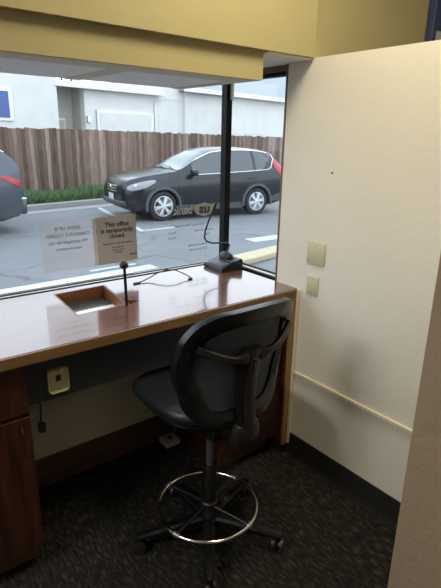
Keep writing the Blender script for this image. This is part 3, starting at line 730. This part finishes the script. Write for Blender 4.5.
b = BM(); add_box(b, 7.3, 8.3, HY - .36, HY - .30, 1.95, 3.0, .01); wn_ = obj('window_frame', b, M['white_paint'], H)
b = BM(); add_box(b, 7.37, 8.16, HY - .375, HY - .36, 2.05, 2.88); obj('window_pane', b, M['blue'], wn_)
b = BM(); add_tube(b, [(10.35, HY - .1, 3.42), (10.35, HY - .1, 3.55), (10.75, HY - .1, 3.56), (10.75, HY - .1, 3.42)], .05, 8); obj('roof_vent', b, M['black'], H)
b = BM(); add_box(b, 11.35, 11.5, HY - .12, HY, 2.0, 2.25, .02); obj('wall_lamp', b, M['steel'], H)

# tree beyond the roof
tr = thing('tree', 'pale green tree crown rising above the grey roof at the far right', 'tree', tuple(E(37.4, 27, GZ)), 0, local=True)
b = BM(); add_tube(b, [(0, 0, 0), (.1, 0, 3), (0, .2, 6.2)], [.3, .22, .1], 8); obj('trunk', b, M['bark'], tr, True)
b = BM()
for i in range(3200):
    u = Vector((rnd.gauss(0, 1), rnd.gauss(0, 1), rnd.gauss(0, .7))).normalized() * (rnd.random() ** .4) * 2.4
    c = Vector((0, 0, 6.7)) + u; s_ = .14; d1 = Vector((rnd.gauss(0, 1), rnd.gauss(0, 1), rnd.gauss(0, 1))).normalized(); d2 = d1.orthogonal().normalized()
    vs = [b.verts.new(c + d1 * s_), b.verts.new(c + d2 * s_ * .5), b.verts.new(c - d1 * s_), b.verts.new(c - d2 * s_ * .5)]; b.faces.new(vs)
obj('foliage', b, M['leaves'], tr)

# ------------------------------------------------------------ SUVs
def suv(name, label, loc, rotz, paint, style):
    """local frame: nose towards -X, left side towards -Y, ground z=0, origin mid-wheelbase"""
    c = thing(name, label, 'car', loc, rotz, local=True)
    # stations: x, z bottom, z shoulder, z roof/hood centre, half width low, half width shoulder, half width top
    if style == 'a':
        S = [(-2.24, .42, .72, .80, .62, .62, .50), (-2.17, .30, .80, .90, .74, .74, .60), (-2.02, .24, .88, .97, .84, .84, .70), (-1.75, .22, .93, 1.03, .89, .90, .74),
             (-1.31, .21, .97, 1.09, .90, .91, .76), (-.95, .21, 1.00, 1.14, .90, .91, .77), (-.72, .21, 1.02, 1.20, .90, .91, .74),
             (-.35, .21, 1.04, 1.44, .90, .91, .66), (.02, .21, 1.05, 1.61, .90, .91, .62), (.45, .21, 1.07, 1.67, .90, .91, .61),
             (1.0, .21, 1.09, 1.675, .90, .91, .61), (1.5, .21, 1.12, 1.64, .90, .91, .60), (1.85, .23, 1.15, 1.57, .89, .90, .58),
             (2.03, .27, 1.17, 1.42, .88, .88, .62), (2.16, .30, 1.12, 1.24, .86, .86, .70), (2.25, .34, .95, 1.02, .80, .80, .70)]
    else:
        S = [(-2.32, .42, .72, .82, .62, .62, .50), (-2.22, .30, .82, .92, .76, .76, .62), (-2.02, .24, .92, 1.02, .86, .86, .72), (-1.65, .22, .99, 1.10, .92, .93, .76),
             (-1.30, .21, 1.02, 1.14, .93, .94, .78), (-.95, .21, 1.04, 1.20, .93, .94, .77), (-.60, .21, 1.06, 1.38, .93, .94, .70),
             (-.25, .21, 1.08, 1.58, .93, .94, .65), (.1, .21, 1.09, 1.67, .93, .94, .64), (.6, .21, 1.10, 1.71, .93, .94, .64),
             (1.1, .21, 1.12, 1.72, .93, .94, .63), (1.7, .23, 1.14, 1.70, .92, .93, .62), (2.05, .26, 1.16, 1.70, .92, .92, .62),
             (2.22, .30, 1.20, 1.60, .92, .92, .66), (2.33, .32, 1.25, 1.47, .92, .92, .72), (2.385, .34, 1.27, 1.36, .91, .91, .80), (2.41, .36, 1.22, 1.28, .88, .89, .80), (2.42, .42, 1.10, 1.18, .84, .85, .78)]
    def sec(st_):
        x, zb, zs, zt, wl, ws, wt = st_; mid = zb + (zs - zb) * .45
        return [(0, zb), (wl * .85, zb), (wl * .97, zb + .06), (ws, mid), (ws, zb + (zs - zb) * .75), (ws - .015, zs - .05), (ws - .05, zs),
                (wt + (ws - .05 - wt) * .5, zs + (zt - zs) * .52), (wt, zs + (zt - zs) * .90), (wt * .72, zs + (zt - zs) * .985), (0, zt)]
    def at_x(x):
        for s0, s1 in zip(S, S[1:]):
            if x <= s1[0] or s1 is S[-1]:
                t = max(0, min(1, (x - s0[0]) / (s1[0] - s0[0]))); return tuple(a0 + (a1 - a0) * t for a0, a1 in zip(s0, s1))
    def yside(x, z):
        s_ = sec(at_x(x))
        for (w0, z0), (w1, z1) in zip(s_[2:], s_[3:]):
            if z0 <= z <= z1: return w0 + (w1 - w0) * (z - z0) / max(1e-6, z1 - z0)
        return s_[-2][0] if z > s_[-2][1] else s_[2][0]
    b = BM(); rings = []
    dense = []
    for s0, s1 in zip(S, S[1:]):
        dense.append(s0); dense.append(tuple((p + q) / 2 for p, q in zip(s0, s1)))
    dense.append(S[-1])
    for st_ in S:
        h = sec(st_); full = [(w, z) for w, z in h] + [(-w, z) for w, z in h[-2:0:-1]]
        rings.append([b.verts.new((st_[0], w, z)) for w, z in full])
    n = len(rings[0])
    for i in range(len(rings) - 1):
        for k in range(n): b.faces.new((rings[i][k], rings[i][(k + 1) % n], rings[i + 1][(k + 1) % n], rings[i + 1][k]))
    b.faces.new(rings[0][::-1]); b.faces.new(rings[-1])
    body = obj('body', b, paint, c, True)
    WX = 1.31 if style == 'a' else 1.36; WR = .345
    cut = BM()
    for wx in (-WX, WX):
        for sy in (-1, 1):
            add_lathe(cut, [(.40, sy * .62), (.40, sy * 1.2)], wx, WR, 32, 'y')
    boolean_cut(body, cut)
    for p_ in body.data.polygons: p_.use_smooth = True
    try: body.data.set_sharp_from_angle(angle=R(30))
    except Exception: pass
    # dark wheel wells, cladding and wheels
    for wx in (-WX, WX):
        for sy in (-1, 1):
            yo = yside(wx, .6) 
            b = BM()
            N_ = 20
            A = []
            for i in range(N_ + 1):
                a_ = R(-12 + 204 * i / N_); cs, sn = math.cos(a_), math.sin(a_)
                A.append([b.verts.new((wx + r_ * cs, sy * y_, WR + r_ * sn)) for r_, y_ in ((.395, yo - .10), (.395, yo + .018), (.455, yo + .014), (.465, yo - .01))])
            for i in range(N_):
                for k in range(3): b.faces.new((A[i][k], A[i][k + 1], A[i + 1][k + 1], A[i + 1][k]))
            obj('wheel_arch', b, M['cladding'], c, True)
            w = BM(); y1 = sy * (yo - .015); y0 = sy * (yo - .23)
            prof = [(.22, y0), (.315, y0), (.338, y0 + sy * .03), (WR - .003, y0 + sy * .08), (WR - .003, y1 - sy * .06), (.335, y1 - sy * .02), (.30, y1), (.245, y1 - sy * .005), (.235, y1 - sy * .03), (.22, y1 - sy * .04)]
            add_lathe(w, prof, wx, WR, 36, 'y'); tyre = obj('wheel', w, M['tyre'], c, True)
            w = BM(); add_lathe(w, [(.236, y1 - sy * .05), (.236, y1 - sy * .008), (.222, y1 - sy * .006), (.215, y1 - sy * .040)], wx, WR, 36, 'y')
            for k in range(6):
                a_ = R(60 * k + 12)
                for da in (-.13, .13):
                    q0 = Vector((wx + .04 * math.cos(a_), y1 - sy * .012, WR + .04 * math.sin(a_))); q1 = Vector((wx + .222 * math.cos(a_ + da), y1 - sy * .014, WR + .222 * math.sin(a_ + da)))
                    add_tube(w, [q0, q1], [.028, .020], 6)
            add_lathe(w, [(.055, y1 - sy * .03), (.055, y1 + sy * .004), (.045, y1 + sy * .008)], wx, WR, 20, 'y')
            obj('rim', w, M['alloy'], tyre, True)
    def on_side(pts_, sy, off=.006, thick=.01, nx=14):
        """patch following the side surface: pts_ = list of columns (x, z0, z1)"""
        bm = BM(); cols = []
        for (x, z0, z1) in pts_:
            cols.append([[bm.verts.new((x, sy * (yside(x, z0 + (z1 - z0) * j / 5) + o_), z0 + (z1 - z0) * j / 5)) for j in range(6)] for o_ in (off, off - thick)])
        for i in range(len(cols) - 1):
            for s_ in (0, 1):
                for j in range(5): bm.faces.new((cols[i][s_][j], cols[i + 1][s_][j], cols[i + 1][s_][j + 1], cols[i][s_][j + 1]))
            for j in (0, 5): bm.faces.new((cols[i][0][j], cols[i + 1][0][j], cols[i + 1][1][j], cols[i][1][j]))
        for i in (0, -1):
            for j in range(5): bm.faces.new((cols[i][0][j], cols[i][0][j + 1], cols[i][1][j + 1], cols[i][1][j]))
        return bm
    def wtop(x):   # top edge of the side glass
        s_ = at_x(x); return s_[2] + (s_[3] - s_[2]) * .86
    def wbot(x): return at_x(x)[2] + .015
    def cols(x0, x1, front=None, rear=None, n_=10):
        out = []
        for i in range(n_ + 1):
            x = x0 + (x1 - x0) * i / n_; zt = wtop(x); zb = wbot(x)
            if front: zt = min(zt, zb + .02 + (x - x0) * front)
            if rear: zb = max(zb, zt - .02 - (x1 - x) * rear)
            out.append((x, zb, max(zt, zb + .01)))
        return out
    sides = (-1, 1)
    for sy in sides:
        if style == 'a': segs = [(-.52, .42, None, None), (.50, 1.20, None, None), (1.28, 1.86, None, 1.1)]
        else: segs = [(-.40, .45, None, None), (.53, 1.30, None, None), (1.38, 2.20, None, 1.3)]
        for (x0, x1, f_, r_) in segs:
            obj('side_window', on_side(cols(x0, x1, f_, r_), sy), M['car_glass'], c, True)
        # chrome line round the glass
        x0, x1 = segs[0][0], segs[-1][1]
        P = []
        for i in range(25):
            x = x0 - .04 + (x1 + .03 - x0 + .04) * i / 24; z = wtop(x) + .018; P.append((x, sy * (yside(x, z) + .006), z))
        if style == 'a':
            zc = wtop(x1) - .10; P += [(x1 + .04, sy * (yside(x1, zc) + .008), zc), (x1 - .10, sy * (yside(x1 - .1, wbot(x1) + .04) + .008), wbot(x1) + .03)]
            for i in range(13):
                x = (x1 - .2) + (x0 - x1 + .2) * i / 12; z = wbot(x) - .006; P.append((x, sy * (yside(x, z) + .008), z))
        b = BM(); add_tube(b, P, .011, 6); obj('window_trim', b, M['chrome'], c, True)
        # door seams
        for xs in ((-.62, .46, 1.24) if style == 'a' else (-.55, .48, 1.34)):
            b = BM(); P = [(xs + .02 * math.sin(j), sy * (yside(xs, .32 + j * .09) + .002), .32 + j * .09) for j in range(9)]; add_tube(b, P, .005, 5); obj('door_seam', b, M['black'], c)
        for xs in ((.30, 1.10) if style == 'a' else (.32, 1.18)):
            z = .93; b = BM(); add_tube(b, [(xs - .09, sy * (yside(xs - .09, z) + .004), z), (xs - .06, sy * (yside(xs, z) + .028), z + .004), (xs + .06, sy * (yside(xs, z) + .028), z + .006), (xs + .09, sy * (yside(xs + .09, z) + .004), z + .004)], .013, 8); obj('door_handle', b, paint, c, True)
        # sill cladding
        b = on_side([(x, .22, .36) for x in [-.86 + i * .172 for i in range(11)]], sy, .016, .03); obj('sill_cladding', b, M['cladding'], c, True)
        # mirror
        b = BM(); add_box(b, -.64, -.50, sy * 1.00 - .11, sy * 1.00 + .11, 1.03, 1.18, .04); add_tube(b, [(-.52, sy * .86, 1.04), (-.55, sy * .93, 1.07)], .025, 8); obj('door_mirror', b, paint, c, True)
    # windscreen, rear glass
    def across(xs, f0, f1, off, z_frac=True):
        pass
    def screen(i0, x_a, x_b, half, lift):
        bm = BM(); rows = []
        for i in range(7):
            x = x_a + (x_b - x_a) * i / 6; s_ = at_x(x); h = sec(s_)
            rows.append([])
            for k in range(-8, 9):
                yy = k / 8 * h[8][0] * 1.0; zz = h[10][1] - (h[10][1] - h[9][1]) * min(1, abs(k / 8) / .72) if abs(k / 8) < .72 else h[9][1] - (h[9][1] - h[8][1]) * (abs(k / 8) - .72) / .28
                rows[-1].append(bm.verts.new((x, yy, zz + lift)))
        low = [[bm.verts.new(v.co - Vector((0, 0, .012))) for v in r_] for r_ in rows]
        for G in (rows, low):
            for i in range(6):
                for k in range(16): bm.faces.new((G[i][k], G[i][k + 1], G[i + 1][k + 1], G[i + 1][k]))
        return bm
    if style == 'a':
        obj('windscreen', screen(0, -.90, -.10, .6, .012), M['car_shield'], c, True)
        b = BM(); add_tube(b, [(-.90, -.55, 1.16), (-.80, -.1, 1.20)], .01, 6); add_tube(b, [(-.90, 0, 1.165), (-.82, .45, 1.19)], .01, 6); obj('wiper', b, M['black'], c, True)
        obj('rear_glass', screen(0, 1.93, 2.12, .6, .010), M['car_glass'], c, True)
    else:
        obj('windscreen', screen(0, -.90, .0, .6, .012), M['car_shield'], c, True)
        obj('rear_glass', screen(0, 2.10, 2.27, .6, .010), M['car_shield'], c, True)
    # front end: grille, lamps, bumper, plate
    nx = S[0][0]
    b = BM()
    for k in range(3): add_tube(b, [(nx + .16, -.66, .70 + k * .06), (nx + .02, -.40, .68 + k * .06), (nx - .02, 0, .67 + k * .06), (nx + .02, .40, .68 + k * .06), (nx + .16, .66, .70 + k * .06)], .014, 8)
    obj('grille', b, M['steel'], c, True)
    b = BM(); add_lathe(b, [(.06, nx - .03), (.06, nx - .055)], 0, 0, 20, 'y'); bmesh.ops.transform(b, matrix=Matrix.Translation((0, 0, .74)) @ Matrix.Rotation(-math.pi / 2, 4, 'Z'), verts=b.verts)
    obj('badge', b, M['chrome'], c, True)
    b = BM(); add_box(b, nx - .035, nx - .02, -.16, .16, .47, .61, .004); obj('licence_plate', b, M['num_plate'], c)
    b = BM()
    P = [(nx + .06, -.72, .44), (nx - .01, -.5, .42), (nx - .03, 0, .42), (nx - .01, .5, .42), (nx + .06, .72, .44)]
    add_tube(b, P, [.05, .06, .06, .06, .05], 8); obj('lower_bumper', b, M['cladding'], c, True)
    for sy in sides:
        b = on_side([(nx + .10, .74, .80), (nx + .20, .72, .86), (nx + .32, .74, .895), (nx + .48, .78, .925), (nx + .62, .84, .945), (nx + .74, .90, .95)], sy, .012, .03); hl = obj('headlamp', b, M['clear_lens'], c, True)
        b = BM(); xx = nx + .27; add_lathe(b, [(.05, sy * (yside(xx, .81) + .014)), (.04, sy * (yside(xx, .81) + .022))], xx, .81, 16, 'y'); obj('lamp_bowl', b, M['chrome'], hl, True)
        b = on_side([(nx + .10, .44, .50), (nx + .20, .42, .53), (nx + .30, .43, .50)], sy, .010, .02); obj('fog_lamp_recess', b, M['black'], c, True)
        # tail lamps
        if style == 'a':
            b = on_side([(1.86, 1.20, 1.47), (1.95, 1.08, 1.40), (2.02, .98, 1.30), (2.10, .90, 1.20), (2.17, .86, 1.14)], sy, .014, .03)
        else:
            b = on_side([(2.00, 1.10, 1.13), (2.12, 1.03, 1.12), (2.24, .97, 1.09), (2.33, .93, 1.04), (2.39, .92, .99)], sy, .014, .03)
        obj('tail_lamp', b, M['red_lens'], c, True)
        rx = S[-1][0]
        if sy > 0 and style == 'b':
            b = BM(); add_box(b, 2.36, 2.50, -.90, .90, .36, .68, .05); obj('rear_bumper', b, paint, c, True)
            b = BM(); add_box(b, 2.34, 2.49, -.905, .905, .66, .69, .01); obj('bumper_trim', b, M['alloy'], c, True)
        b = on_side([(rx - .50, .34, .46), (rx - .3, .34, .52), (rx - .12, .36, .56), (rx - .02, .42, .56)], sy, .014, .03); obj('rear_bumper', b, M['cladding'], c, True)
        b = BM(); add_tube(b, [(-.1, sy * .52, 1.64 if style == 'a' else 1.69), (.5, sy * .54, 1.695 if style == 'a' else 1.735), (1.4, sy * .53, 1.67 if style == 'a' else 1.73)], .014, 6)
        if style == 'b': obj('roof_rail', b, M['steel'], c, True)
        else: b.free()
    return c
# black car: wheel contact points decide heading
fx, fy, rx_, ry_ = 6.07, 9.95, 8.70, 9.60
ang = math.atan2(ry_ - fy, rx_ - fx)   # +X local points to the rear
mx_, my_ = (fx + rx_) / 2 - math.sin(ang) * .80, (fy + ry_) / 2 + math.cos(ang) * .80
suv('suv', 'black compact SUV parked outside, seen whole from its left side', (mx_, my_, GZ), ang, M['car_black'], 'a')
e = E(4.62 - 2.43, 9.45 + .93, GZ)
suv('suv', 'dark grey SUV at the left edge of the view, only its tail showing', tuple(e), TH, M['car_grey'], 'b')

for o in bpy.data.objects:
    if '_o' in o: del o['_o']
